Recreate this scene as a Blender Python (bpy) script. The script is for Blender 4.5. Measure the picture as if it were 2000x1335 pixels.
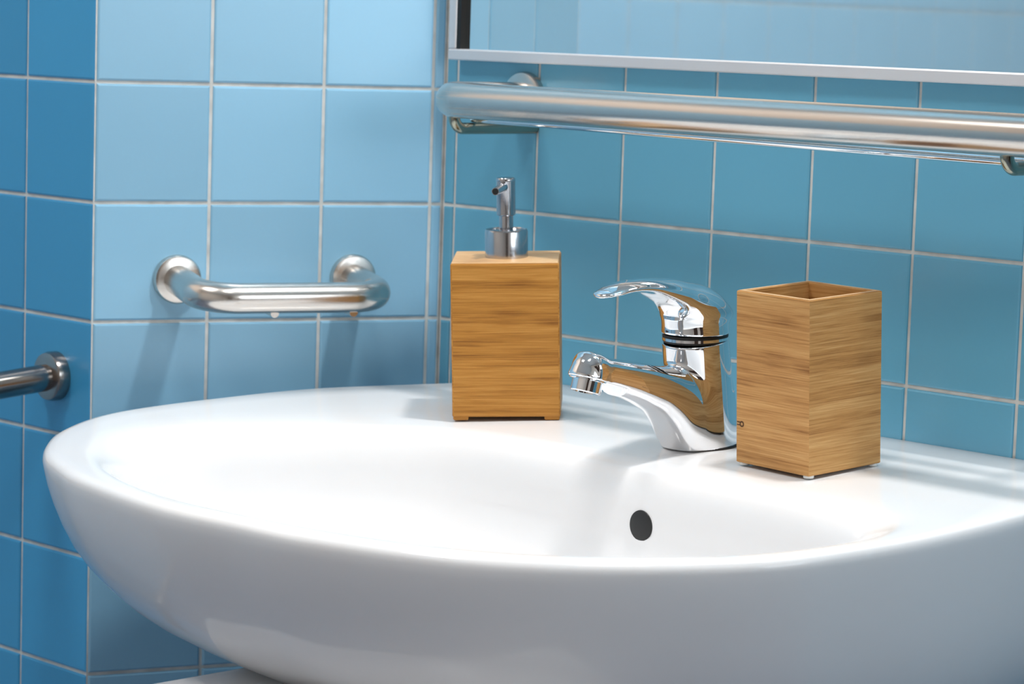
import bpy, bmesh, math, random
import numpy as np
from mathutils import Vector, Matrix
from mathutils.bvhtree import BVHTree

for o in list(bpy.data.objects):
    bpy.data.objects.remove(o)
S = 0.1            # one tile pitch = 10 cm
ZF = 1.09          # height of the first full grout line used as z = 0
SC = bpy.context.scene
COL = SC.collection
random.seed(7)


def W(x, y, z):
    return Vector((x * S, y * S, z * S + ZF))


# ------------------------------------------------------------------ camera, world, lights
cam_d = bpy.data.cameras.new('camera')
cam = bpy.data.objects.new('camera', cam_d)
COL.objects.link(cam)
cam_d.sensor_width = 36.0
cam_d.lens = 96.65
cam_d.clip_start = 0.05
RX = Vector((0.6947887519, 0.7184902688, 0.03225405))
UP = Vector((-0.1051517903, 0.0571141840, 0.9928147214))
BK = Vector((0.7114855524, -0.6931880722, 0.1152328307))
m = Matrix((RX, UP, BK)).transposed().to_4x4()
m.translation = W(17.657, -16.298, 0.595)
cam.matrix_world = m
cam_d.dof.use_dof = True
cam_d.dof.focus_distance = 1.95
cam_d.dof.aperture_fstop = 14.0
SC.camera = cam

wd = bpy.data.worlds.new('world')
SC.world = wd
wd.use_nodes = True
wd.node_tree.nodes['Background'].inputs[0].default_value = (0.75, 0.85, 1.0, 1)
wd.node_tree.nodes['Background'].inputs[1].default_value = 0.3


def area(name, loc, target, sx, sy, power, color, spread=180):
    l = bpy.data.lights.new(name, 'AREA')
    l.shape = 'RECTANGLE'
    l.size, l.size_y = sx * S, sy * S
    l.energy = power
    l.color = color
    l.spread = math.radians(spread)
    o = bpy.data.objects.new(name, l)
    COL.objects.link(o)
    o.location = W(*loc)
    d = W(*target) - W(*loc)
    o.rotation_euler = d.to_track_quat('-Z', 'Y').to_euler()
    return o


area('ceiling_lamp_over_basin', (7.3, -0.95, 13.8), (7.3, -0.95, 0), 1.6, 1.0, 16.5, (1.0, 0.97, 0.94))
area('ceiling_lamp_in_middle', (7.5, -8.5, 13.8), (7.5, -8.5, 0), 3, 3, 6.5, (1.0, 0.96, 0.92))
area('ceiling_lamp_on_left', (-2, -13, 13.8), (-2, -13, 0), 4, 4, 14.0, (1.0, 0.95, 0.90))

SC.view_settings.view_transform = 'Standard'
SC.view_settings.look = 'None'
SC.view_settings.gamma = 1.0
SC.view_settings.use_curve_mapping = False
SC.view_settings.exposure = 0.08
SC.cycles.caustics_reflective = True
SC.cycles.blur_glossy = 0.3
SC.cycles.max_bounces = 12
SC.cycles.use_denoising = True


# ------------------------------------------------------------------ materials
def new_mat(name):
    mt = bpy.data.materials.new(name)
    mt.use_nodes = True
    nt = mt.node_tree
    return mt, nt, nt.nodes['Principled BSDF']


def setp(b, **k):
    for n, v in k.items():
        b.inputs[n.replace('_', ' ')].default_value = v


def nd(nt, t, **k):
    n = nt.nodes.new(t)
    for a, v in k.items():
        if a.startswith('i'):
            n.inputs[int(a[1:])].default_value = v
        else:
            setattr(n, a, v)
    return n


def ramp(nt, pts):
    r = nt.nodes.new('ShaderNodeValToRGB')
    while len(r.color_ramp.elements) < len(pts):
        r.color_ramp.elements.new(0.5)
    for e, (p, c) in zip(r.color_ramp.elements, pts):
        e.position = p
        e.color = (c[0], c[1], c[2], 1)
    return r


def mat_tile(name, base, rough):
    mt, nt, b = new_mat(name)
    oi = nd(nt, 'ShaderNodeObjectInfo')
    tc = nd(nt, 'ShaderNodeTexCoord')
    no = nd(nt, 'ShaderNodeTexNoise')
    no.inputs['Scale'].default_value = 9.0
    nt.links.new(tc.outputs['Object'], no.inputs['Vector'])
    r1 = ramp(nt, [(0, [c * 0.93 for c in base]), (1, [min(1, c * 1.07) for c in base])])
    nt.links.new(oi.outputs['Random'], r1.inputs[0])
    mx = nd(nt, 'ShaderNodeMix', data_type='RGBA', blend_type='MULTIPLY')
    mx.inputs[0].default_value = 0.25
    nt.links.new(r1.outputs[0], mx.inputs[6])
    r2 = ramp(nt, [(0.3, (0.85, 0.9, 0.92)), (0.7, (1, 1, 1))])
    nt.links.new(no.outputs[0], r2.inputs[0])
    nt.links.new(r2.outputs[0], mx.inputs[7])
    nt.links.new(mx.outputs[2], b.inputs['Base Color'])
    setp(b, Roughness=rough, IOR=1.6)
    bp = nd(nt, 'ShaderNodeBump')
    bp.inputs['Strength'].default_value = 0.03
    bp.inputs['Distance'].default_value = 0.002
    nt.links.new(no.outputs[0], bp.inputs['Height'])
    nt.links.new(bp.outputs[0], b.inputs['Normal'])
    return mt


def mat_plain(name, col, rough=0.5, metal=0.0, noise=0.0, nscale=40.0):
    mt, nt, b = new_mat(name)
    setp(b, Roughness=rough, Metallic=metal)
    b.inputs['Base Color'].default_value = (*col, 1)
    if noise:
        tc = nd(nt, 'ShaderNodeTexCoord')
        no = nd(nt, 'ShaderNodeTexNoise')
        no.inputs['Scale'].default_value = nscale
        nt.links.new(tc.outputs['Object'], no.inputs['Vector'])
        r = ramp(nt, [(0.3, [c * (1 - noise) for c in col]), (0.7, [min(1, c * (1 + noise)) for c in col])])
        nt.links.new(no.outputs[0], r.inputs[0])
        nt.links.new(r.outputs[0], b.inputs['Base Color'])
    return mt


def mat_brushed(name, col, rough, aniso_scale=(4, 4, 900)):
    mt, nt, b = new_mat(name)
    b.inputs['Base Color'].default_value = (*col, 1)
    setp(b, Metallic=1.0, Roughness=rough)
    tc = nd(nt, 'ShaderNodeTexCoord')
    mp = nd(nt, 'ShaderNodeMapping')
    mp.inputs['Scale'].default_value = aniso_scale
    no = nd(nt, 'ShaderNodeTexNoise')
    no.inputs['Scale'].default_value = 1.0
    nt.links.new(tc.outputs['Object'], mp.inputs[0])
    nt.links.new(mp.outputs[0], no.inputs['Vector'])
    r = nd(nt, 'ShaderNodeMapRange')
    r.inputs[3].default_value = rough * 0.7
    r.inputs[4].default_value = rough * 1.3
    nt.links.new(no.outputs[0], r.inputs[0])
    nt.links.new(r.outputs[0], b.inputs['Roughness'])
    return mt


def mat_bamboo(name, dark, mid, light, strip=0.0085):
    """Horizontal bamboo strips: fine fibre along the strip, tone changing strip by strip, knots."""
    mt, nt, b = new_mat(name)
    tc = nd(nt, 'ShaderNodeTexCoord')
    L = nt.links.new
    # every face is its own cut of the bamboo: shift the grain by the face normal
    off = nd(nt, 'ShaderNodeVectorMath', operation='MULTIPLY_ADD')
    L(tc.outputs['Normal'], off.inputs[0])
    off.inputs[1].default_value = (0.37, 0.53, 0.0)
    L(tc.outputs['Object'], off.inputs[2])
    tilt = nd(nt, 'ShaderNodeVectorMath', operation='DOT_PRODUCT')
    L(tc.outputs['Normal'], tilt.inputs[0])
    tilt.inputs[1].default_value = (13.0, 29.0, 0.0)
    # fibre
    mp = nd(nt, 'ShaderNodeMapping')
    mp.inputs['Scale'].default_value = (20, 20, 900)
    L(off.outputs[0], mp.inputs[0])
    n1 = nd(nt, 'ShaderNodeTexNoise')
    n1.inputs['Scale'].default_value = 1.0
    n1.inputs['Detail'].default_value = 5.0
    n1.inputs['Roughness'].default_value = 0.65
    n1.inputs['Distortion'].default_value = 0.35
    L(mp.outputs[0], n1.inputs['Vector'])
    # broad grain
    mp2 = nd(nt, 'ShaderNodeMapping')
    mp2.inputs['Scale'].default_value = (9, 9, 150)
    L(off.outputs[0], mp2.inputs[0])
    n2 = nd(nt, 'ShaderNodeTexNoise')
    n2.inputs['Scale'].default_value = 1.0
    n2.inputs['Detail'].default_value = 3.0
    L(mp2.outputs[0], n2.inputs['Vector'])
    # strip tone
    sx = nd(nt, 'ShaderNodeSeparateXYZ')
    L(tc.outputs['Object'], sx.inputs[0])
    dv = nd(nt, 'ShaderNodeMath', operation='DIVIDE')
    L(sx.outputs[2], dv.inputs[0])
    dv.inputs[1].default_value = strip
    fl = nd(nt, 'ShaderNodeMath', operation='FLOOR')
    L(dv.outputs[0], fl.inputs[0])
    wa = nd(nt, 'ShaderNodeMath', operation='ADD')
    L(fl.outputs[0], wa.inputs[0])
    rd = nd(nt, 'ShaderNodeMath', operation='ROUND')
    L(tilt.outputs['Value'], rd.inputs[0])
    L(rd.outputs[0], wa.inputs[1])
    wn = nd(nt, 'ShaderNodeTexWhiteNoise', noise_dimensions='1D')
    L(wa.outputs[0], wn.inputs['W'])
    # combine
    a1 = nd(nt, 'ShaderNodeMath', operation='MULTIPLY')
    L(n1.outputs[0], a1.inputs[0]); a1.inputs[1].default_value = 0.68
    a2 = nd(nt, 'ShaderNodeMath', operation='MULTIPLY_ADD')
    L(n2.outputs[0], a2.inputs[0]); a2.inputs[1].default_value = 0.32
    L(a1.outputs[0], a2.inputs[2])
    a3 = nd(nt, 'ShaderNodeMath', operation='MULTIPLY_ADD')
    L(wn.outputs[0], a3.inputs[0]); a3.inputs[1].default_value = 0.11
    L(a2.outputs[0], a3.inputs[2])
    a4 = nd(nt, 'ShaderNodeMath', operation='SUBTRACT')
    L(a3.outputs[0], a4.inputs[0]); a4.inputs[1].default_value = 0.05
    # knots
    mp3 = nd(nt, 'ShaderNodeMapping')
    mp3.inputs['Scale'].default_value = (26, 26, 115)
    L(off.outputs[0], mp3.inputs[0])
    vo = nd(nt, 'ShaderNodeTexVoronoi')
    vo.inputs['Scale'].default_value = 0.62
    L(mp3.outputs[0], vo.inputs['Vector'])
    kr = nd(nt, 'ShaderNodeMapRange')
    kr.inputs[1].default_value = 0.05; kr.inputs[2].default_value = 0.32
    kr.inputs[3].default_value = 0.11; kr.inputs[4].default_value = 0.0
    L(vo.outputs['Distance'], kr.inputs[0])
    a5 = nd(nt, 'ShaderNodeMath', operation='SUBTRACT')
    L(a4.outputs[0], a5.inputs[0]); L(kr.outputs[0], a5.inputs[1])
    r = ramp(nt, [(0.27, dark), (0.48, mid), (0.72, light)])
    L(a5.outputs[0], r.inputs[0])
    L(r.outputs[0], b.inputs['Base Color'])
    setp(b, Roughness=0.42)
    b.inputs['Specular IOR Level'].default_value = 0.25
    bp = nd(nt, 'ShaderNodeBump')
    bp.inputs['Strength'].default_value = 0.12
    bp.inputs['Distance'].default_value = 0.0006
    L(n1.outputs[0], bp.inputs['Height'])
    L(bp.outputs[0], b.inputs['Normal'])
    return mt


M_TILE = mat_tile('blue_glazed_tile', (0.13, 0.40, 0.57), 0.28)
M_TILE_LIT = mat_tile('lit_blue_glazed_tile', (0.26, 0.51, 0.70), 0.28)  # same tile as the back wall, paled for the light on the pier
M_TILE_FAR_LIT = mat_tile('far_lit_blue_glazed_tile', (0.42, 0.72, 0.95), 0.28)  # tile lightened so the far wall looks brightly lit in the mirror
M_TILE_SHADE = mat_tile('shaded_blue_glazed_tile', (0.045, 0.31, 0.58), 0.28)  # same tile again, deepened to paint in the dimness of the return wall
M_GROUT = mat_plain('grout', (0.66, 0.65, 0.62), 0.85, 0, 0.14, 60)
M_CREAM = mat_plain('cream_paint', (0.84, 0.71, 0.61), 0.7, 0, 0.03, 8)
M_CEIL = mat_plain('ceiling_paint', (0.82, 0.80, 0.77), 0.8, 0, 0.02, 8)
M_FLOOR = mat_plain('grey_floor', (0.19, 0.22, 0.30), 0.4, 0, 0.08, 20)
M_CER = mat_plain('white_ceramic', (0.84, 0.84, 0.85), 0.10)
M_CER.node_tree.nodes['Principled BSDF'].inputs['IOR'].default_value = 1.36
M_CHROME = mat_plain('chrome', (0.86, 0.87, 0.89), 0.035, 1.0)
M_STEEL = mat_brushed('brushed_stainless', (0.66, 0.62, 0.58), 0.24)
M_SATIN = mat_brushed('satin_pump_metal', (0.52, 0.52, 0.54), 0.18)
M_ALU = mat_brushed('anodised_aluminium', (0.74, 0.73, 0.75), 0.45)
M_ALU.node_tree.nodes['Principled BSDF'].inputs['Metallic'].default_value = 0.55
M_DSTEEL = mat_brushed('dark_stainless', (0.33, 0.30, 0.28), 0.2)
M_HOOK = mat_brushed('aged_steel', (0.36, 0.36, 0.29), 0.2)
M_BLACK = mat_plain('plain_black', (0.006, 0.006, 0.006), 0.5)  # plain black parts, also the painted dark of the overflow mouth
M_MIRROR = mat_plain('mirror_silver', (0.86, 0.90, 0.90), 0.03, 1.0)
M_BAM_A = mat_bamboo('bamboo_caramel', (0.22, 0.080, 0.014), (0.47, 0.205, 0.037), (0.66, 0.33, 0.085))
M_BAM_B = mat_bamboo('bamboo_tan', (0.25, 0.100, 0.024), (0.51, 0.255, 0.080), (0.71, 0.42, 0.170), 0.0105)
M_BAM_T = mat_bamboo('bamboo_lit_top', (0.48, 0.25, 0.10), (0.66, 0.40, 0.19), (0.78, 0.54, 0.29))  # paler bamboo for top faces, light from above put into the colour
M_BURN = mat_plain('burnt_mark', (0.09, 0.035, 0.008), 0.7)
M_CLEAR = mat_plain('pale_rubber', (0.75, 0.75, 0.72), 0.4)


# ------------------------------------------------------------------ mesh helpers
def obj_from(name, verts, faces, mat, parent=None, smooth=True, normals=None):
    me = bpy.data.meshes.new(name)
    me.from_pydata([tuple(v) for v in verts], [], faces)
    me.materials.append(mat)
    if smooth:
        me.polygons.foreach_set('use_smooth', [True] * len(me.polygons))
    me.update()
    if normals is not None:
        me.normals_split_custom_set_from_vertices([tuple(n) for n in normals])
    o = bpy.data.objects.new(name, me)
    COL.objects.link(o)
    if parent:
        o.parent = parent
    return o


def tag(o, label=None, cat=None, group=None, kind=None):
    if label: o['label'] = label
    if cat: o['category'] = cat
    if group: o['group'] = group
    if kind: o['kind'] = kind
    return o


def empty(name, loc=(0, 0, 0), mat=None):
    o = bpy.data.objects.new(name, None)
    o.empty_display_size = 0.02
    COL.objects.link(o)
    if mat is not None:
        o.matrix_world = mat
    else:
        o.location = loc
    return o


def box_bm(sx, sy, sz, center=(0, 0, 0), bevel=0.0, seg=2):
    bm = bmesh.new()
    bmesh.ops.create_cube(bm, size=1.0)
    for v in bm.verts:
        v.co = Vector((v.co.x * sx + center[0], v.co.y * sy + center[1], v.co.z * sz + center[2]))
    if bevel:
        bmesh.ops.bevel(bm, geom=bm.edges[:], offset=bevel, segments=seg, profile=0.5, affect='EDGES')
    return bm


def bm_obj(name, bm, mat, parent=None, smooth=False, angle=None):
    me = bpy.data.meshes.new(name)
    bmesh.ops.recalc_face_normals(bm, faces=bm.faces[:])
    bm.to_mesh(me)
    bm.free()
    me.materials.append(mat)
    if smooth:
        me.polygons.foreach_set('use_smooth', [True] * len(me.polygons))
        if angle:
            me.set_sharp_from_angle(angle=math.radians(angle))
    o = bpy.data.objects.new(name, me)
    COL.objects.link(o)
    if parent:
        o.parent = parent
    return o


def lathe(name, prof, mat, parent=None, seg=64, M=None, angle=35):
    """prof: list of (r, z); closed at r = 0 ends."""
    vs, fs = [], []
    for r, z in prof:
        for k in range(seg):
            a = 2 * math.pi * k / seg
            vs.append(Vector((r * math.cos(a), r * math.sin(a), z)))
    n = len(prof)
    for i in range(n - 1):
        for k in range(seg):
            k2 = (k + 1) % seg
            fs.append((i * seg + k, i * seg + k2, (i + 1) * seg + k2, (i + 1) * seg + k))
    fs.append(tuple(range(seg))[::-1])
    fs.append(tuple((n - 1) * seg + k for k in range(seg)))
    if M is not None:
        vs = [M @ v for v in vs]
    o = obj_from(name, vs, fs, mat, parent)
    o.data.set_sharp_from_angle(angle=math.radians(angle))
    return o


def frame_z(origin, zdir, xdir=(1, 0, 0)):
    z = Vector(zdir).normalized()
    x = Vector(xdir)
    x = (x - z * x.dot(z)).normalized()
    y = z.cross(x)
    M = Matrix((x, y, z)).transposed().to_4x4()
    M.translation = Vector(origin)
    return M


def round_path(pts, rad, n=14):
    """polyline with filleted corners"""
    pts = [Vector(p) for p in pts]
    out = [pts[0]]
    for i in range(1, len(pts) - 1):
        a, b, c = pts[i - 1], pts[i], pts[i + 1]
        r = rad[i] if isinstance(rad, (list, tuple)) else rad
        u, v = (a - b).normalized(), (c - b).normalized()
        ang = u.angle(v)
        t = r / math.tan(ang / 2)
        p0, p1 = b + u * t, b + v * t
        ctr = b + (u + v).normalized() * (r / math.sin(ang / 2))
        e0, e1 = (p0 - ctr), (p1 - ctr)
        tot = e0.angle(e1)
        ax = e0.cross(e1).normalized()
        for k in range(n + 1):
            out.append(ctr + Matrix.Rotation(tot * k / n, 3, ax) @ e0)
    out.append(pts[-1])
    return out


def tube_mesh(path, r, seg=32):
    vs, fs = [], []
    n = len(path)
    t0 = (path[1] - path[0]).normalized()
    ref = Vector((0, 0, 1)) if abs(t0.z) < 0.9 else Vector((1, 0, 0))
    nrm = (ref - t0 * ref.dot(t0)).normalized()
    for i in range(n):
        t = (path[min(i + 1, n - 1)] - path[max(i - 1, 0)]).normalized()
        nrm = (nrm - t * nrm.dot(t)).normalized()
        bn = t.cross(nrm)
        rr = r[i] if isinstance(r, (list, tuple)) else r
        for k in range(seg):
            a = 2 * math.pi * k / seg
            vs.append(path[i] + (nrm * math.cos(a) + bn * math.sin(a)) * rr)
    for i in range(n - 1):
        for k in range(seg):
            k2 = (k + 1) % seg
            fs.append((i * seg + k, i * seg + k2, (i + 1) * seg + k2, (i + 1) * seg + k))
    fs.append(tuple(range(seg))[::-1])
    fs.append(tuple((n - 1) * seg + k for k in range(seg)))
    return vs, fs


def tube(name, path, r, mat, parent=None, seg=32):
    vs, fs = tube_mesh(path, r, seg)
    o = obj_from(name, vs, fs, mat, parent)
    o.data.set_sharp_from_angle(angle=math.radians(50))
    return o


def dense(pts, sub=10):
    """resample long straight runs so that tubes shade evenly"""
    out = []
    for a, b in zip(pts[:-1], pts[1:]):
        n = max(1, int((b - a).length / 0.02))
        for k in range(n):
            out.append(a.lerp(b, k / n))
    out.append(pts[-1])
    return out


# ------------------------------------------------------------------ the room
PH = -0.367
SA, SB = 0.113, 0.143
DA = Vector((math.sin(PH), -math.cos(PH), 0))
NA = Vector((math.cos(PH), math.sin(PH), 0))
LA = 3 + SA
CX, CY = DA.x * LA, DA.y * LA            # outer corner of the pier
ZLO, ZHI = -10.9, 14.0
G = 0.026                                 # grout joint width
REC = 0.016                               # grout recess


def slab(name, p0, p1, z0, z1, normal, t, mat, rec):
    """wall slab whose front plane runs p0 -> p1, recessed by rec, thick t behind."""
    n = Vector(normal)
    vs = []
    for z in (z0, z1):
        for q, d in ((p0, -rec), (p1, -rec), (p1, -rec - t), (p0, -rec - t)):
            vs.append(W(q[0] + n.x * d, q[1] + n.y * d, z))
    fs = [(0, 1, 5, 4), (1, 2, 6, 5), (2, 3, 7, 6), (3, 0, 4, 7), (4, 5, 6, 7), (3, 2, 1, 0)]
    o = obj_from(name, vs, fs, mat, None, smooth=False)
    bm = bmesh.new(); bm.from_mesh(o.data)
    bmesh.ops.recalc_face_normals(bm, faces=bm.faces[:])
    bm.to_mesh(o.data); bm.free()
    return tag(o, kind='structure')


TILE_MESH = {}


def tile_mesh(w, h, mt=None):
    mt = mt or M_TILE
    key = (round(w, 3), round(h, 3), mt.name)
    if key in TILE_MESH:
        return TILE_MESH[key]
    b = min(0.018, w * 0.2)
    rings = [(0.0, -0.075), (0.0, -b), (b * 0.28, -b * 0.3), (b, 0.0)]
    vs, fs = [], []
    for ins, d in rings:
        a, c = (w / 2 - ins) * S, (h / 2 - ins) * S
        vs += [(-a, -d * S, -c), (a, -d * S, -c), (a, -d * S, c), (-a, -d * S, c)]
    for i in range(3):
        for k in range(4):
            k2 = (k + 1) % 4
            fs.append((i * 4 + k, i * 4 + k2, (i + 1) * 4 + k2, (i + 1) * 4 + k))
    fs.append((12, 13, 14, 15))
    me = bpy.data.meshes.new('tile')
    me.from_pydata(vs, [], fs)
    me.materials.append(mt)
    me.update()
    TILE_MESH[key] = me
    return me


def rows():
    out, z = [], math.ceil(ZLO)
    if z - ZLO > 0.1: out.append((ZLO, z))
    while z < ZHI - 0.01:
        out.append((z, min(z + 1, ZHI)))
        z += 1
    return out


def tile_at(wall, p, rot, w, h, z, mt=None):
    o = bpy.data.objects.new('tile', tile_mesh(w, h, mt))
    o.location = W(p.x, p.y, z)
    o.rotation_euler = (0, 0, rot)
    COL.objects.link(o)
    o.parent = wall
    return o


def tile_wall(wall, origin, d, rot, cols, rws, mt=None):
    """cols: list of (s0, s1) along d; every tile is an object of its own"""
    for s0, s1 in cols:
        for z0, z1 in rws:
            w, h = s1 - s0 - G, z1 - z0 - G
            p = origin + d * ((s0 + s1) / 2)
            o = tile_at(wall, p, rot, w, h, (z0 + z1) / 2, mt)
            o.rotation_euler.x = random.uniform(-1, 1) * 0.0022
            o.rotation_euler.z += random.uniform(-1, 1) * 0.0022


def tile_mass(wall, origin, d, rot, cells, mt=None):
    vs, fs = [], []
    Rm = Matrix.Rotation(rot, 3, 'Z')
    for s0, s1, z0, z1 in cells:
        me = tile_mesh(s1 - s0 - G, z1 - z0 - G, mt)
        p = origin + d * ((s0 + s1) / 2)
        base = W(p.x, p.y, (z0 + z1) / 2)
        k = len(vs)
        vs += [base + Rm @ v.co for v in me.vertices]
        fs += [tuple(i + k for i in f.vertices) for f in me.polygons]
    o = obj_from('tile_field', vs, fs, mt or M_TILE, wall, smooth=False)
    return tag(o, kind='stuff')


XR, YB, XL = 24.0, -27.0, -9.0
ROWS = rows()
WB = slab('wall_back', (-0.2, 0), (XR, 0), ZLO, ZHI, (0, -1, 0), 0.8, M_GROUT, REC)
colsB = [(0, SB)] + [(SB + k, min(SB + k + 1, XR)) for k in range(24)]
near = [r for r in ROWS if -7 <= r[0] < 2]
tile_wall(WB, Vector((0, 0, 0)), Vector((1, 0, 0)), 0.0, colsB[:12], near)
tile_mass(WB, Vector((0, 0, 0)), Vector((1, 0, 0)), 0.0,
          [(a, b, c, d) for i, (a, b) in enumerate(colsB) if b - a > 0.1 for (c, d) in ROWS if not (i < 12 and (c, d) in near)])

WA = slab('wall_left', (0, 0), (CX, CY), ZLO, ZHI, NA, 0.5, M_GROUT, REC)
rotA = math.atan2(NA.x, -NA.y)
colsA = [(0, SA)] + [(SA + k, SA + k + 1) for k in range(3)]
tile_wall(WA, Vector((0, 0, 0)), DA, rotA, colsA, ROWS, M_TILE_LIT)

WC = slab('wall_left_return', (CX - 0.01, CY), (XL, CY), ZLO, ZHI, (0, -1, 0), 0.5, M_GROUT, REC)
nC = 8
colsC = [(k, k + 1) for k in range(nC) if CX - k - 1 > XL + 0.02]
tile_wall(WC, Vector((CX, CY, 0)), Vector((-1, 0, 0)), 0.0, colsC, ROWS, M_TILE_SHADE)

WD = slab('wall_far_left', (XL, YB), (XL, CY + 0.4), ZLO, 4.0, (1, 0, 0), 0.5, M_GROUT, REC)
slab('wall_far_left_upper', (XL, YB), (XL, CY + 0.4), 4.0, ZHI, (1, 0, 0), 0.5, M_CREAM, 0)
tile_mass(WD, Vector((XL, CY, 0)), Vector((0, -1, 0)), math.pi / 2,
          [(k, k + 1, c, d) for k in range(24) for (c, d) in ROWS if d <= 4], M_TILE_FAR_LIT)

slab('wall_right', (XR, -27), (XR, 0.4), ZLO, ZHI, (-1, 0, 0), 0.5, M_CREAM, 0)
slab('wall_front', (XL, YB), (XR, YB), ZLO, ZHI, (0, 1, 0), 0.5, M_CREAM, 0)
# frosted daylight window in the right wall
WY0, WY1, WZ0, WZ1 = -8.0, -0.6, 0.8, 7.6
win = empty('window_1', W(XR, (WY0 + WY1) / 2, WZ0))
tag(win, kind='structure')
wo = W(XR, (WY0 + WY1) / 2, WZ0)
M_PANE, nt_, b_ = new_mat('daylit_frosted_glass')
setp(b_, Roughness=0.5)
b_.inputs['Base Color'].default_value = (0.9, 0.93, 0.95, 1)
b_.inputs['Emission Color'].default_value = (0.86, 0.94, 1.0, 1)
b_.inputs['Emission Strength'].default_value = 5.0
M_WFR = mat_plain('white_window_frame', (0.8, 0.8, 0.8), 0.4)


def wbox(name, y0, y1, z0, z1, x0, x1, mt):
    bm = box_bm((x1 - x0) * S, (y1 - y0) * S, (z1 - z0) * S)
    for v in bm.verts:
        v.co += W((x0 + x1) / 2, (y0 + y1) / 2, (z0 + z1) / 2) - wo
    return bm_obj(name, bm, mt, win)


ym = (WY0 + WY1) / 2
for y0, y1 in ((WY0, ym - 0.2), (ym + 0.2, WY1)):
    wbox('pane', y0, y1, WZ0, WZ1, XR - 0.14, XR - 0.02, M_PANE)
for y0, y1, z0, z1 in ((WY0 - 0.4, WY0, WZ0 - 0.4, WZ1 + 0.4), (WY1, WY1 + 0.4, WZ0 - 0.4, WZ1 + 0.4), (ym - 0.2, ym + 0.2, WZ0, WZ1), (WY0, WY1, WZ0 - 0.4, WZ0), (WY0, WY1, WZ1, WZ1 + 0.4)):
    wbox('window_frame', y0, y1, z0, z1, XR - 0.3, XR - 0.02, M_WFR)
for nm, z0, z1, mt in (('floor', ZLO - 0.5, ZLO, M_FLOOR), ('ceiling', ZHI, ZHI + 0.5, M_CEIL)):
    bm = box_bm((XR - XL) * S, 27.5 * S, (z1 - z0) * S, ((XR + XL) / 2 * S, -13.5 * S, (z0 + z1) / 2 * S + ZF))
    tag(bm_obj(nm, bm, mt), kind='structure')

# ------------------------------------------------------------------ mirror
mr = empty('wall_mirror', W(5.0, 0, 0.3))
tag(mr, 'large wall mirror in a thin silver aluminium frame above the long grab bar', 'mirror')
mx0, mx1, mz0, mz1, fw, fd = 0.165, 12.0, 0.262, 9.2, 0.095, 0.14


def in_mirror(bm):
    for v in bm.verts:
        v.co = W(v.co.x, v.co.y, v.co.z) - W(5.0, 0, 0.3)
    return bm


for (a, b, c, d) in ((mx0, mx1, mz0, mz0 + fw), (mx0, mx1, mz1 - fw, mz1), (mx0, mx0 + fw, mz0 + fw, mz1 - fw), (mx1 - fw, mx1, mz0 + fw, mz1 - fw)):
    bm = box_bm(b - a, fd, d - c, ((a + b) / 2, -fd / 2, (c + d) / 2), 0.012, 2)
    bm_obj('frame_rail', in_mirror(bm), M_ALU, mr)
bm = box_bm(mx1 - mx0 - 2 * fw + 0.02, 0.06, mz1 - mz0 - 2 * fw + 0.02, ((mx0 + mx1) / 2, -0.045, (mz0 + mz1) / 2))
bm_obj('mirror_glass', in_mirror(bm), M_MIRROR, mr)

for xa in (mx0 + fw, mx1 - fw - 0.05):
    bm = box_bm(0.05, fd - 0.012, mz1 - mz0 - 2 * fw, (xa + 0.025, -fd / 2 + 0.003, (mz0 + mz1) / 2))
    bm_obj('black_inner_strip', in_mirror(bm), M_BLACK, mr)  # plain black strip along the inner side of each upright

# dark timber door and panelling across the room (seen only in the chrome)
M_WOOD = mat_plain('dark_timber', (0.055, 0.024, 0.014), 0.4, 0, 0.2, 12)
bm = box_bm(0.5 * S, 8 * S, 20 * S, (0, 0, 0), 0.01)
for v in bm.verts: v.co += W(XR - 0.26, -20.5, -0.9)
door = tag(bm_obj('door_1', bm, M_WOOD), kind='structure')
for zc2 in (-6.0, 3.6):
    bm = box_bm(0.1 * S, 5.6 * S, 7.6 * S, (0, 0, 0), 0.008)
    for v in bm.verts: v.co += W(XR - 0.52, -20.5, zc2)
    bm_obj('door_panel', bm, M_WOOD, door)
bm = box_bm(0.3 * S, 12 * S, 10.9 * S, (0, 0, 0), 0.01)
for v in bm.verts: v.co += W(XR - 0.16, -6.2, -5.44)
tag(bm_obj('trim_1', bm, M_WOOD), kind='structure')

# ------------------------------------------------------------------ basin (tilted slightly to the front)
TB = 0.06
BN = Vector((0, -TB, 1)).normalized()
BX = Vector((1, 0, 0))
BY = BN.cross(BX)
BO = Vector((0, 0, -2.405))


def D(x, y, h=0.0):
    p = BO + BX * x + BY * y + BN * h
    return W(p.x, p.y, p.z)


def deck_matrix(x, y, ang=0.0, h=0.0):
    c, s = math.cos(ang), math.sin(ang)
    M = Matrix((BX * c + BY * s, BY * c - BX * s, BN)).transposed().to_4x4()
    M.translation = D(x, y, h)
    return M


def catmull(pts, n=12, closed=True):
    out = []
    N = len(pts)
    for i in range(N):
        p0, p1, p2, p3 = [np.array(pts[(i + k) % N], float) for k in (-1, 0, 1, 2)]
        for k in range(n):
            t = k / n
            out.append(0.5 * (2 * p1 + (p2 - p0) * t + (2 * p0 - 5 * p1 + 4 * p2 - p3) * t * t + (3 * p1 - p0 - 3 * p2 + p3) * t ** 3))
    return np.array(out)


CEN = np.array([3.45, -3.2])


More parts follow.
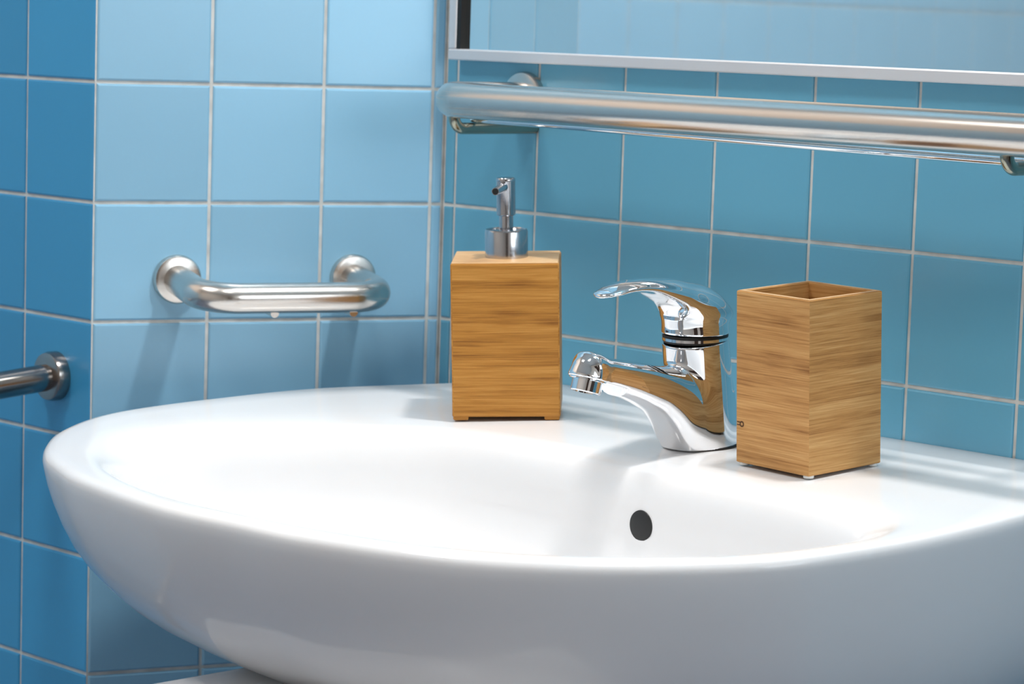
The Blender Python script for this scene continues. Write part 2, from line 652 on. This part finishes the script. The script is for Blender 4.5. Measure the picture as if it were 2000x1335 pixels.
def radial(poly, th):
    """radius of closed polyline seen from CEN in each direction"""
    P = poly - CEN
    Q = np.roll(P, -1, axis=0)
    res = []
    for a in th:
        d = np.array([math.cos(a), math.sin(a)])
        e = Q - P
        den = d[0] * e[:, 1] - d[1] * e[:, 0]
        den = np.where(abs(den) < 1e-12, 1e-12, den)
        t = (P[:, 0] * e[:, 1] - P[:, 1] * e[:, 0]) / den
        s = (P[:, 0] * d[1] - P[:, 1] * d[0]) / den
        ok = (s >= -1e-9) & (s <= 1 + 1e-9) & (t > 0)
        res.append(t[ok].max())
    return np.array(res)


front = [(0.98, -0.30), (0.75, -0.62), (0.10, -1.57), (-0.15, -2.46), (-0.24, -3.12), (-0.18, -3.58), (0.05, -4.03), (0.34, -4.36), (0.74, -4.67),
         (1.20, -4.88), (1.75, -5.05), (2.80, -5.20), (3.6, -5.17), (4.34, -5.11), (5.47, -4.81), (6.28, -4.30), (6.90, -3.60), (7.14, -2.90), (7.25, -2.25), (7.28, -1.45), (7.22, -0.6)]
ctrl = [(7.05, 0.0), (5, 0), (4, 0), (3, 0), (2, 0), (1.2, 0.0)] + front
outl = catmull(ctrl)
outl[:, 1] = np.minimum(outl[:, 1], 0.0)
inner = catmull([(2.35, -2.06), (3.4, -1.95), (4.4, -1.98), (5.4, -2.02), (6.2, -2.06), (6.75, -2.25), (6.92, -2.75), (6.68, -3.5), (6.12, -4.14), (5.3, -4.62), (4.2, -4.90),
                 (2.8, -4.98), (1.85, -4.78), (1.15, -4.42), (0.72, -3.9), (0.72, -3.4), (1.05, -2.95), (1.58, -2.48)])
NT = 288
TH = np.linspace(0, 2 * math.pi, NT, endpoint=False)
DIR = np.stack([np.cos(TH), np.sin(TH)], 1)
r_out, r_in = radial(outl, TH), radial(inner, TH)
P_out = CEN + DIR * r_out[:, None]
P_in = CEN + DIR * r_in[:, None]
XC = 3.45


def scaled(P, o):
    q = P.copy()
    o_x = o * np.where(q[:, 0] > XC, 0.48, 1.0)          # the right flank drops more steeply
    q[:, 0] = XC + (q[:, 0] - XC) * (1 - o_x / 3.7)
    q[:, 1] = q[:, 1] * (1 - o / 5.2)
    return q


ringsB = []
for o, h in [(2.9, -1.97), (2.3, -1.90), (1.95, -1.82), (1.72, -1.75), (1.43, -1.645), (1.15, -1.52), (0.95, -1.42), (0.76, -1.315), (0.58, -1.195), (0.45, -1.085), (0.34, -0.97), (0.25, -0.85),
             (0.17, -0.71), (0.105, -0.55), (0.055, -0.39), (0.022, -0.25), (0.007, -0.15), (0, -0.085), (0.006, -0.05), (0.022, -0.022), (0.05, -0.006), (0.09, 0.0)]:
    ringsB.append((scaled(P_out, o), h))
P9 = scaled(P_out, 0.09)
for f, h in [(0.2, 0), (0.45, 0), (0.62, -0.002), (0.76, -0.007), (0.88, -0.018), (1.0, -0.038)]:
    ringsB.append((P9 * (1 - f) + P_in * f, h))
BC = np.array([3.6, -3.45])
for s, h in [(0.982, -0.065), (0.964, -0.11), (0.945, -0.18), (0.928, -0.31), (0.92, -0.48), (0.885, -0.65), (0.83, -0.82), (0.75, -0.96), (0.63, -1.06), (0.47, -1.13), (0.3, -1.17), (0.15, -1.19), (0.05, -1.195)]:
    ringsB.append((BC + (P_in - BC) * s, h))
vs, fs = [], []
for P, h in ringsB:
    vs += [D(x, y, h) for x, y in P]
for v in vs:
    v.y = min(v.y, -0.0004)
for i in range(len(ringsB) - 1):
    for k in range(NT):
        k2 = (k + 1) % NT
        fs.append((i * NT + k, i * NT + k2, (i + 1) * NT + k2, (i + 1) * NT + k))
fs.append(tuple(range(NT))[::-1])
fs.append(tuple((len(ringsB) - 1) * NT + k for k in range(NT)))
basin = empty('washbasin', D(XC, 0, -1.5))
tag(basin, 'white glossy ceramic washbasin on the blue tiled wall, holding the chrome tap', 'washbasin')
BOFF = D(XC, 0, -1.5)
bowl = obj_from('bowl', [v - BOFF for v in vs], fs, M_CER, basin)
bvh = BVHTree.FromPolygons(vs, fs)

# overflow hole: not cut, a black disc paints its shaded mouth on the back slope of the bowl
p, nrm, _, _ = bvh.find_nearest(D(4.44, -2.05, -0.42))
if nrm.dot(Vector((0, -1, 0.2))) < 0: nrm = -nrm
Mo = frame_z(p - BOFF, nrm)
lathe('overflow_hole', [(0.0001, 0.0012), (0.0100, 0.0012), (0.0110, 0.0009), (0.0114, -0.001)], M_BLACK, basin, 40, Mo)
p2, n2, _, _ = bvh.find_nearest(D(3.6, -3.45, -1.2))
Md = frame_z(p2 - BOFF, BN)
lathe('drain', [(0.0001, 0.002), (0.020, 0.002), (0.030, 0.0035), (0.033, 0.002), (0.034, -0.001)], M_CHROME, basin, 48, Md)

# ceramic shroud that carries the basin
bm = box_bm(3.94 * S, 5.05 * S, 6.75 * S, (0, 0, 0), 0.0)
bmesh.ops.bevel(bm, geom=bm.edges[:], offset=0.016, segments=6, profile=0.5, affect='EDGES')
for v in bm.verts:
    f = 1.0 - 0.25 * max(0.0, -v.co.z / (3.35 * S)) * 0.5
    v.co = Vector((v.co.x * f, v.co.y, v.co.z))
    v.co += W(4.28, -2.56, -7.46) - BOFF
bm_obj('pedestal', bm, M_CER, basin, True)


# ------------------------------------------------------------------ chrome mixer tap (distance-field surfaces)
def smin(a, b, k):
    h = np.clip(0.5 + 0.5 * (b - a) / k, 0, 1)
    return b * (1 - h) + a * h - k * h * (1 - h)


def smax(a, b, k):
    return -smin(-a, -b, k)


def round_cone(P, a, b, r1, r2):
    a, b = np.array(a, float), np.array(b, float)
    ba = b - a
    t = np.clip(((P - a) @ ba) / (ba @ ba), 0, 1)
    return np.linalg.norm(P - a - t[..., None] * ba, axis=-1) - (r1 + (r2 - r1) * t)


def cone_cyl(P, a, b, r1, r2, rnd=0.0):
    """capped tapered cylinder, edge rounding rnd"""
    a, b = np.array(a, float), np.array(b, float)
    ba = b - a
    L = np.linalg.norm(ba)
    u = ba / L
    t = (P - a) @ u
    rad = np.linalg.norm(P - a - t[..., None] * u, axis=-1)
    tt = np.clip(t / L, 0, 1)
    dr = rad - (r1 + (r2 - r1) * tt) + rnd
    dz = np.abs(t - L / 2) - L / 2 + rnd
    return np.minimum(np.maximum(dr, dz), 0) + np.sqrt(np.maximum(dr, 0) ** 2 + np.maximum(dz, 0) ** 2) - rnd


def spl(x, xs, ys):
    """monotone-ish smooth interpolation (cubic Hermite)"""
    xs, ys = np.array(xs, float), np.array(ys, float)
    mm = np.gradient(ys, xs)
    i = np.clip(np.searchsorted(xs, x) - 1, 0, len(xs) - 2)
    h = xs[i + 1] - xs[i]
    t = np.clip((x - xs[i]) / h, 0, 1)
    return ((2 * t ** 3 - 3 * t ** 2 + 1) * ys[i] + (t ** 3 - 2 * t ** 2 + t) * h * mm[i] + (-2 * t ** 3 + 3 * t ** 2) * ys[i + 1] + (t ** 3 - t ** 2) * h * mm[i + 1])


def sweep_u(P, us, tops, bots, hws, pw):
    u, w, z = P[..., 0], P[..., 1], P[..., 2]
    zt, zb, hw = spl(u, us, tops), spl(u, us, bots), np.maximum(spl(u, us, hws), 0.012)
    hh = np.maximum((zt - zb) / 2, 0.012)
    zc = (zt + zb) / 2
    q = (np.abs(w / hw) ** pw + np.abs((z - zc) / hh) ** pw) ** (1 / pw)
    d = (q - 1) * np.minimum(hw, hh)
    ends = np.maximum(us[0] - u, u - us[-1])
    return smax(d, ends, 0.02)


def f_body(P):
    z = P[..., 2]
    body = cone_cyl(P, (-0.02, 0, -0.2), (0.075, 0, 0.79), 0.262, 0.25, 0.012)
    us = [-0.15, 0.15, 0.32, 0.40, 0.50, 0.66, 0.82, 0.98, 1.14, 1.22]
    sp = sweep_u(P, us,
                 [0.56, 0.60, 0.62, 0.635, 0.655, 0.695, 0.73, 0.765, 0.805, 0.825],
                 [-0.45, -0.22, 0.00, 0.14, 0.26, 0.365, 0.442, 0.50, 0.55, 0.57],
                 [0.225, 0.225, 0.215, 0.205, 0.195, 0.18, 0.168, 0.155, 0.142, 0.138], 2.5)
    tip = round_cone(P, (1.212, 0, 0.655), (1.188, 0, 0.705), 0.142, 0.135)
    s = smin(sp, tip, 0.05)
    n = np.array([0.32, 0, -0.947])
    s = smax(s, (P - np.array([1.205, 0, 0.642])) @ n - 0.0 + np.where(P[..., 0] < 0.95, -1.0, 0.0) * np.clip((1.0 - P[..., 0]) * 3, 0, 1), 0.012)
    d = smin(body, s, 0.035)
    return smax(d, -z, 0.012)


def f_lever(P):
    cap = cone_cyl(P, (0.078, 0, 0.835), (0.10, 0, 1.06), 0.256, 0.236, 0.05)
    dome = np.linalg.norm((P - np.array([0.10, 0, 1.00])) / np.array([0.235, 0.235, 0.19]), axis=-1)
    dome = (dome - 1) * 0.19
    cap = smin(cone_cyl(P, (0.078, 0, 0.835), (0.092, 0, 1.0), 0.256, 0.240, 0.012), dome, 0.03)
    us = [-0.17, -0.05, 0.08, 0.32, 0.50, 0.62, 0.75, 0.88, 1.00, 1.06, 1.095]
    w = P[..., 1:2]
    Pd = P.copy()
    Pd[..., 2] = P[..., 2] + 0.9 * P[..., 1] ** 2           # crowned blade, edges turned down
    lev = sweep_u(Pd, us,
                  [1.03, 1.115, 1.185, 1.270, 1.296, 1.306, 1.308, 1.300, 1.275, 1.252, 1.230],
                  [0.98, 0.99, 1.00, 1.06, 1.15, 1.205, 1.232, 1.236, 1.222, 1.213, 1.205],
                  [0.13, 0.19, 0.205, 0.20, 0.175, 0.155, 0.142, 0.135, 0.118, 0.085, 0.03], 2.2)
    d = smin(cap, lev, 0.10)
    n = np.array([0.03, 0, -1.0])
    return smax(d, (P - np.array([0.078, 0, 0.845])) @ n, 0.012)


def surface_nets(f, lo, hi, h):
    lo, hi = np.array(lo, float), np.array(hi, float)
    n = np.ceil((hi - lo) / h).astype(int) + 1
    gx, gy, gz = [lo[i] + h * np.arange(n[i]) for i in range(3)]
    P = np.stack(np.meshgrid(gx, gy, gz, indexing='ij'), -1)
    V = f(P)
    ins = V < 0
    c = np.zeros(tuple(n - 1), int)
    corners = [(a, b, d) for a in (0, 1) for b in (0, 1) for d in (0, 1)]
    sl = lambda A, o: A[o[0]:o[0] + n[0] - 1, o[1]:o[1] + n[1] - 1, o[2]:o[2] + n[2] - 1]
    for o in corners:
        c += sl(ins, o)
    act = (c > 0) & (c < 8)
    acc = np.zeros(tuple(n - 1) + (3,))
    cnt = np.zeros(tuple(n - 1))
    for o in corners:
        for ax in range(3):
            if o[ax] == 0:
                o2 = list(o); o2[ax] = 1
                a, b = sl(V, o), sl(V, o2)
                cr = (a < 0) != (b < 0)
                t = np.where(cr, a / np.where(cr, a - b, 1), 0)
                for k in range(3):
                    acc[..., k] += np.where(cr, o[k] + (t if k == ax else 0), 0)
                cnt += cr
    idx = -np.ones(tuple(n - 1), int)
    idx[act] = np.arange(act.sum())
    cells = np.argwhere(act)
    vs = lo + h * (cells + acc[act] / cnt[act][:, None])
    faces = []
    for ax in range(3):
        o1, o2 = [(1, 2), (2, 0), (0, 1)][ax]
        a = ins
        b = np.roll(ins, -1, axis=ax)
        cr = np.argwhere((a != b))
        for q in cr:
            if q[ax] >= n[ax] - 1 or q[o1] < 1 or q[o2] < 1 or q[o1] >= n[o1] - 1 or q[o2] >= n[o2] - 1:
                continue
            e1 = np.zeros(3, int); e1[o1] = 1
            e2 = np.zeros(3, int); e2[o2] = 1
            ids = [idx[tuple(q)], idx[tuple(q - e1)], idx[tuple(q - e1 - e2)], idx[tuple(q - e2)]]
            faces.append(tuple(ids) if ins[tuple(q)] else tuple(ids[::-1]))

    def grad(X, e=0.002):
        g = np.zeros_like(X)
        for k in range(3):
            d = np.zeros(3); d[k] = e
            g[:, k] = (f(X + d) - f(X - d)) / (2 * e)
        return g
    for _ in range(3):
        g = grad(vs)
        step = (f(vs) / np.maximum((g * g).sum(1), 0.05))[:, None] * g
        ln = np.linalg.norm(step, axis=1, keepdims=True)
        vs = vs - step * np.minimum(1, 0.4 * h / np.maximum(ln, 1e-9))
    g = grad(vs, 0.006)
    g /= np.maximum(np.linalg.norm(g, axis=1, keepdims=True), 1e-9)
    return vs, faces, g


TX, TY = 4.16, -1.14
tap = empty('mixer_tap', mat=deck_matrix(TX, TY, 0, 0.004))
tag(tap, 'chrome single-lever basin mixer tap between the two bamboo pieces', 'tap')


def tap_part(name, f, lo, hi, h):
    vs, fs, g = surface_nets(f, lo, hi, h)
    conv = lambda a: np.stack([a[:, 1], -a[:, 0], a[:, 2]], 1)
    o = obj_from(name, conv(vs) * S, fs, M_CHROME, tap, True, conv(g))
    return o


tap_part('tap_body', f_body, (-0.36, -0.30, -0.04), (1.42, 0.30, 0.9), 0.0125)
tap_part('lever', f_lever, (-0.28, -0.30, 0.80), (1.18, 0.30, 1.36), 0.0125)
lathe('cartridge_ring', [(0.0001, 0.0785), (0.0238, 0.0785), (0.0242, 0.0790), (0.0242, 0.0805), (0.0236, 0.0808), (0.0236, 0.0818), (0.0244, 0.0822), (0.0244, 0.0835), (0.0240, 0.0842), (0.0001, 0.0845)],
      M_BLACK, tap, 64, Matrix.Translation((0, -0.0076, 0)))
lathe('collar', [(0.0236, 0.0798), (0.0250, 0.0801), (0.0250, 0.0822), (0.0236, 0.0825)], M_CHROME, tap, 64, Matrix.Translation((0, -0.0076, 0)))
nz = Vector((0, -0.32, -0.947)).normalized()
Ma = frame_z((0, -0.1205, 0.0640), nz)
aer = lathe('aerator', [(0.0001, -0.004), (0.0135, -0.004), (0.0138, 0.0), (0.0138, 0.0006), (0.0112, 0.0010), (0.0110, 0.0088), (0.0104, 0.0096), (0.0092, 0.0096), (0.0090, 0.007), (0.0001, 0.0066)], M_CHROME, tap, 64, Ma)
lathe('aerator_mesh', [(0.0001, 0.0074), (0.0088, 0.0074), (0.0088, 0.0070)], M_BLACK, aer, 40, Ma)
lathe('base_ring', [(0.0001, 0.0), (0.0268, 0.0), (0.0270, 0.0006), (0.0266, 0.0012), (0.0001, 0.0012)], M_BLACK, tap, 64, Matrix.Translation((0, 0.0019, 0)))

# ------------------------------------------------------------------ bamboo soap dispenser
disp = empty('soap_dispenser', mat=deck_matrix(2.144, -1.202, 0.764, 0.004))
tag(disp, 'square bamboo soap dispenser with satin metal pump standing left of the tap', 'soap dispenser')
dw, dd, dh = 0.0847, 0.0747, 0.1232
bm = box_bm(dw, dd, dh - 0.0026, (0, 0, 0.0026 + (dh - 0.0026) / 2), 0.0011, 2)
bm_obj('bamboo_body', bm, M_BAM_A, disp)
bm = box_bm(dw - 0.0016, dd - 0.0016, 0.0012, (0, 0, dh + 0.0002), 0.0004, 1)
bm_obj('lit_top_sheet', bm, M_BAM_T, disp)  # thin sheet that carries the painted top light
for sx in (-1, 1):
    for sy in (-1, 1):
        bm = box_bm(0.012, 0.012, 0.004, (sx * (dw / 2 - 0.0066), sy * (dd / 2 - 0.0066), 0.002), 0.0008, 1)
        bm_obj('foot', bm, M_BAM_A, disp)
Mp = Matrix.Translation((0, 0.0, dh))
lathe('pump_collar', [(0.0001, 0.0), (0.0164, 0.0), (0.0170, 0.0008), (0.0170, 0.0212), (0.0163, 0.0226), (0.0155, 0.0228), (0.0150, 0.0218), (0.0001, 0.0212)], M_SATIN, disp, 72, Mp)
lathe('pump_stem', [(0.0001, 0.015), (0.0056, 0.015), (0.0056, 0.036), (0.0001, 0.036)], M_SATIN, disp, 48, Mp)
head = lathe('pump_head', [(0.0001, 0.0335), (0.0066, 0.0335), (0.0074, 0.0342), (0.0075, 0.0360), (0.0075, 0.0600), (0.0077, 0.0604), (0.0077, 0.0622), (0.0070, 0.0632), (0.0001, 0.0634)], M_SATIN, disp, 48, Mp)
sd = Vector((-0.30, -0.95, -0.10)).normalized()
s0 = Vector((0, 0, dh + 0.0570))
pth = [s0, s0 + sd * 0.008, s0 + sd * 0.017, s0 + sd * 0.024]
sp_ = tube('spout', pth, [0.0042, 0.0040, 0.0033, 0.0030], M_SATIN, disp, 28)
tube('nozzle_mouth', [s0 + sd * 0.0236, s0 + sd * 0.0244], 0.0025, M_BLACK, sp_, 24)

# ------------------------------------------------------------------ bamboo tumbler
tum = empty('tumbler', mat=deck_matrix(5.232, -1.199, -0.082, 0.003))
tag(tum, 'open square bamboo tumbler standing right of the tap, empty', 'tumbler')
tw, th_, wt, z0 = 0.0722, 0.1240, 0.0048, 0.0018
vs, fs = [], []
prof = [(tw / 2 - 0.0006, z0), (tw / 2, z0 + 0.0006), (tw / 2, z0 + th_ - 0.0006), (tw / 2 - 0.0006, z0 + th_),
        (tw / 2 - wt + 0.0005, z0 + th_), (tw / 2 - wt, z0 + th_ - 0.0005), (tw / 2 - wt, z0 + 0.006)]
for a, z in prof:
    vs += [(-a, -a, z), (a, -a, z), (a, a, z), (-a, a, z)]
for i in range(len(prof) - 1):
    for k in range(4):
        k2 = (k + 1) % 4
        fs.append((i * 4 + k, i * 4 + k2, (i + 1) * 4 + k2, (i + 1) * 4 + k))
fs.append((3, 2, 1, 0))
fs.append(tuple(24 + k for k in range(4)))
obj_from('bamboo_body', vs, fs, M_BAM_B, tum, smooth=False)
vs, fs = [], []
for a, z in [(tw / 2 - 0.0007, z0 + th_ + 0.0002), (tw / 2 - wt + 0.0006, z0 + th_ + 0.0002)]:
    vs += [(-a, -a, z), (a, -a, z), (a, a, z), (-a, a, z)]
for k in range(4):
    fs.append((k, (k + 1) % 4, 4 + (k + 1) % 4, 4 + k))
obj_from('rim', vs, fs, M_BAM_T, tum, smooth=False)
for sx in (-1, 1):
    for sy in (-1, 1):
        lathe('foot', [(0.0001, 0.0), (0.0036, 0.0), (0.0038, 0.0004), (0.0038, 0.0019), (0.0001, 0.0019)], M_CLEAR, tum, 24,
              Matrix.Translation((sx * (tw / 2 - 0.0042), sy * (tw / 2 - 0.0042), 0)))
# small burnt maker mark near the lower left of the front face: a dash ending in a ring
mk = []
bm = box_bm(0.0032, 0.0003, 0.0008, (-tw / 2 + 0.0022, -tw / 2 - 0.0001, 0.0292))
b2 = box_bm(0.0032, 0.0003, 0.0007, (-tw / 2 + 0.0022, -tw / 2 - 0.0001, 0.0312))
me_t = bpy.data.meshes.new('t'); b2.to_mesh(me_t); b2.free(); bm.from_mesh(me_t); bpy.data.meshes.remove(me_t)
cx_, cz_, ro, ri = -tw / 2 + 0.0054, 0.0300, 0.0022, 0.0011
vv = []
for k in range(20):
    a = 2 * math.pi * k / 20
    vv.append((bm.verts.new((cx_ + ro * math.cos(a), -tw / 2 - 0.0002, cz_ + ro * math.sin(a))), bm.verts.new((cx_ + ri * math.cos(a), -tw / 2 - 0.0002, cz_ + ri * math.sin(a)))))
for k in range(20):
    k2 = (k + 1) % 20
    bm.faces.new((vv[k][0], vv[k2][0], vv[k2][1], vv[k][1]))
bm_obj('maker_mark', bm, M_BURN, tum)

# ------------------------------------------------------------------ grab bars


def flange(name, origin, nrm, r, parent, off, t=0.006, mt=None):
    M = frame_z(W(*origin) - off, nrm, (0, 0, 1))
    return lathe(name, [(0.0001, 0.0), (r, 0.0), (r, t * 0.6), (r - 0.0012, t), (r * 0.80, t * 1.15), (0.0001, t * 1.15)], mt or M_STEEL, parent, 64, M)


def make_bar(label, pts, rad, bend, flanges, nrm, fr, base, mt=None, ft=0.006):
    root = empty('grab_bar', W(*base))
    tag(root, label, 'grab bar')
    off = W(*base)
    pth = dense(round_path([W(*p) - off for p in pts], bend * S))
    tube('bar_tube', pth, rad * S, mt or M_STEEL, root, 48)
    for f in flanges:
        flange('wall_flange', f, nrm, fr * S, root, off, ft, mt)
    return root, off


def bracket(root, off, p_wall, n, length, up, r):
    a = Vector(p_wall)
    n = Vector(n)
    pts = [a, a + n * length, a + n * length + Vector((0, 0, up))]
    pth = dense(round_path([W(*p) - off for p in pts], 0.10 * S, 10))
    return tube('hook', pth, r * S, M_HOOK, root, 28)


# long bar above the basin (back wall)
bz, bd, br = -0.045, 0.98, 0.146
nB = Vector((0, -1, 0))
bar, boff = make_bar('long steel grab bar running across under the mirror', [(1.0, 0, bz), (1.0, -bd, bz), (8.6, -bd, bz), (8.6, 0, bz)], br, 0.26,
                     [(1.0, 0, bz), (8.6, 0, bz)], nB, 0.235, (4.8, 0, bz))
for x in (1.12, 6.62):
    bracket(bar, boff, (x, 0, bz - 0.235), nB, 0.93, 0.12, 0.048)
tube('lower_rail', dense([W(1.12, -0.72, bz - 0.15) - boff, W(6.62, -0.62, bz - 0.20) - boff]), 0.035 * S, M_CHROME, bar, 24)


# short bar on the left pier
def A(s, n, z):
    q = DA * s + NA * n
    return (q.x, q.y, z)


za = -1.64
bar2, boff2 = make_bar('short steel grab bar on the brightly lit blue pier left of the basin', [A(2.39, 0, za), A(2.39, 0.84, za - 0.08), A(0.82, 0.84, za - 0.08), A(0.82, 0, za)], 0.127, 0.30,
                       [A(2.39, 0, za), A(0.82, 0, za)], NA, 0.207, A(1.6, 0, za))
for sp in (1.80, 1.11):
    q0, q1 = A(sp, 0.56, za - 0.19), A(sp, 0.87, za - 0.205)
    tube('peg', dense([W(*q0) - boff2, W(*q1) - boff2]), 0.036 * S, M_STEEL, bar2, 24)

# rail on the far left wall, coming towards the viewer
zc_ = -2.505
bar3, boff3 = make_bar('steel grab bar reaching out of the shaded blue wall at the far left edge', [(-1.62, CY, zc_), (-1.62, CY - 4.5, zc_ - 0.36), (-1.62, CY - 4.5, zc_ - 3.6), (-1.62, CY, zc_ - 3.6)], 0.115, 0.4,
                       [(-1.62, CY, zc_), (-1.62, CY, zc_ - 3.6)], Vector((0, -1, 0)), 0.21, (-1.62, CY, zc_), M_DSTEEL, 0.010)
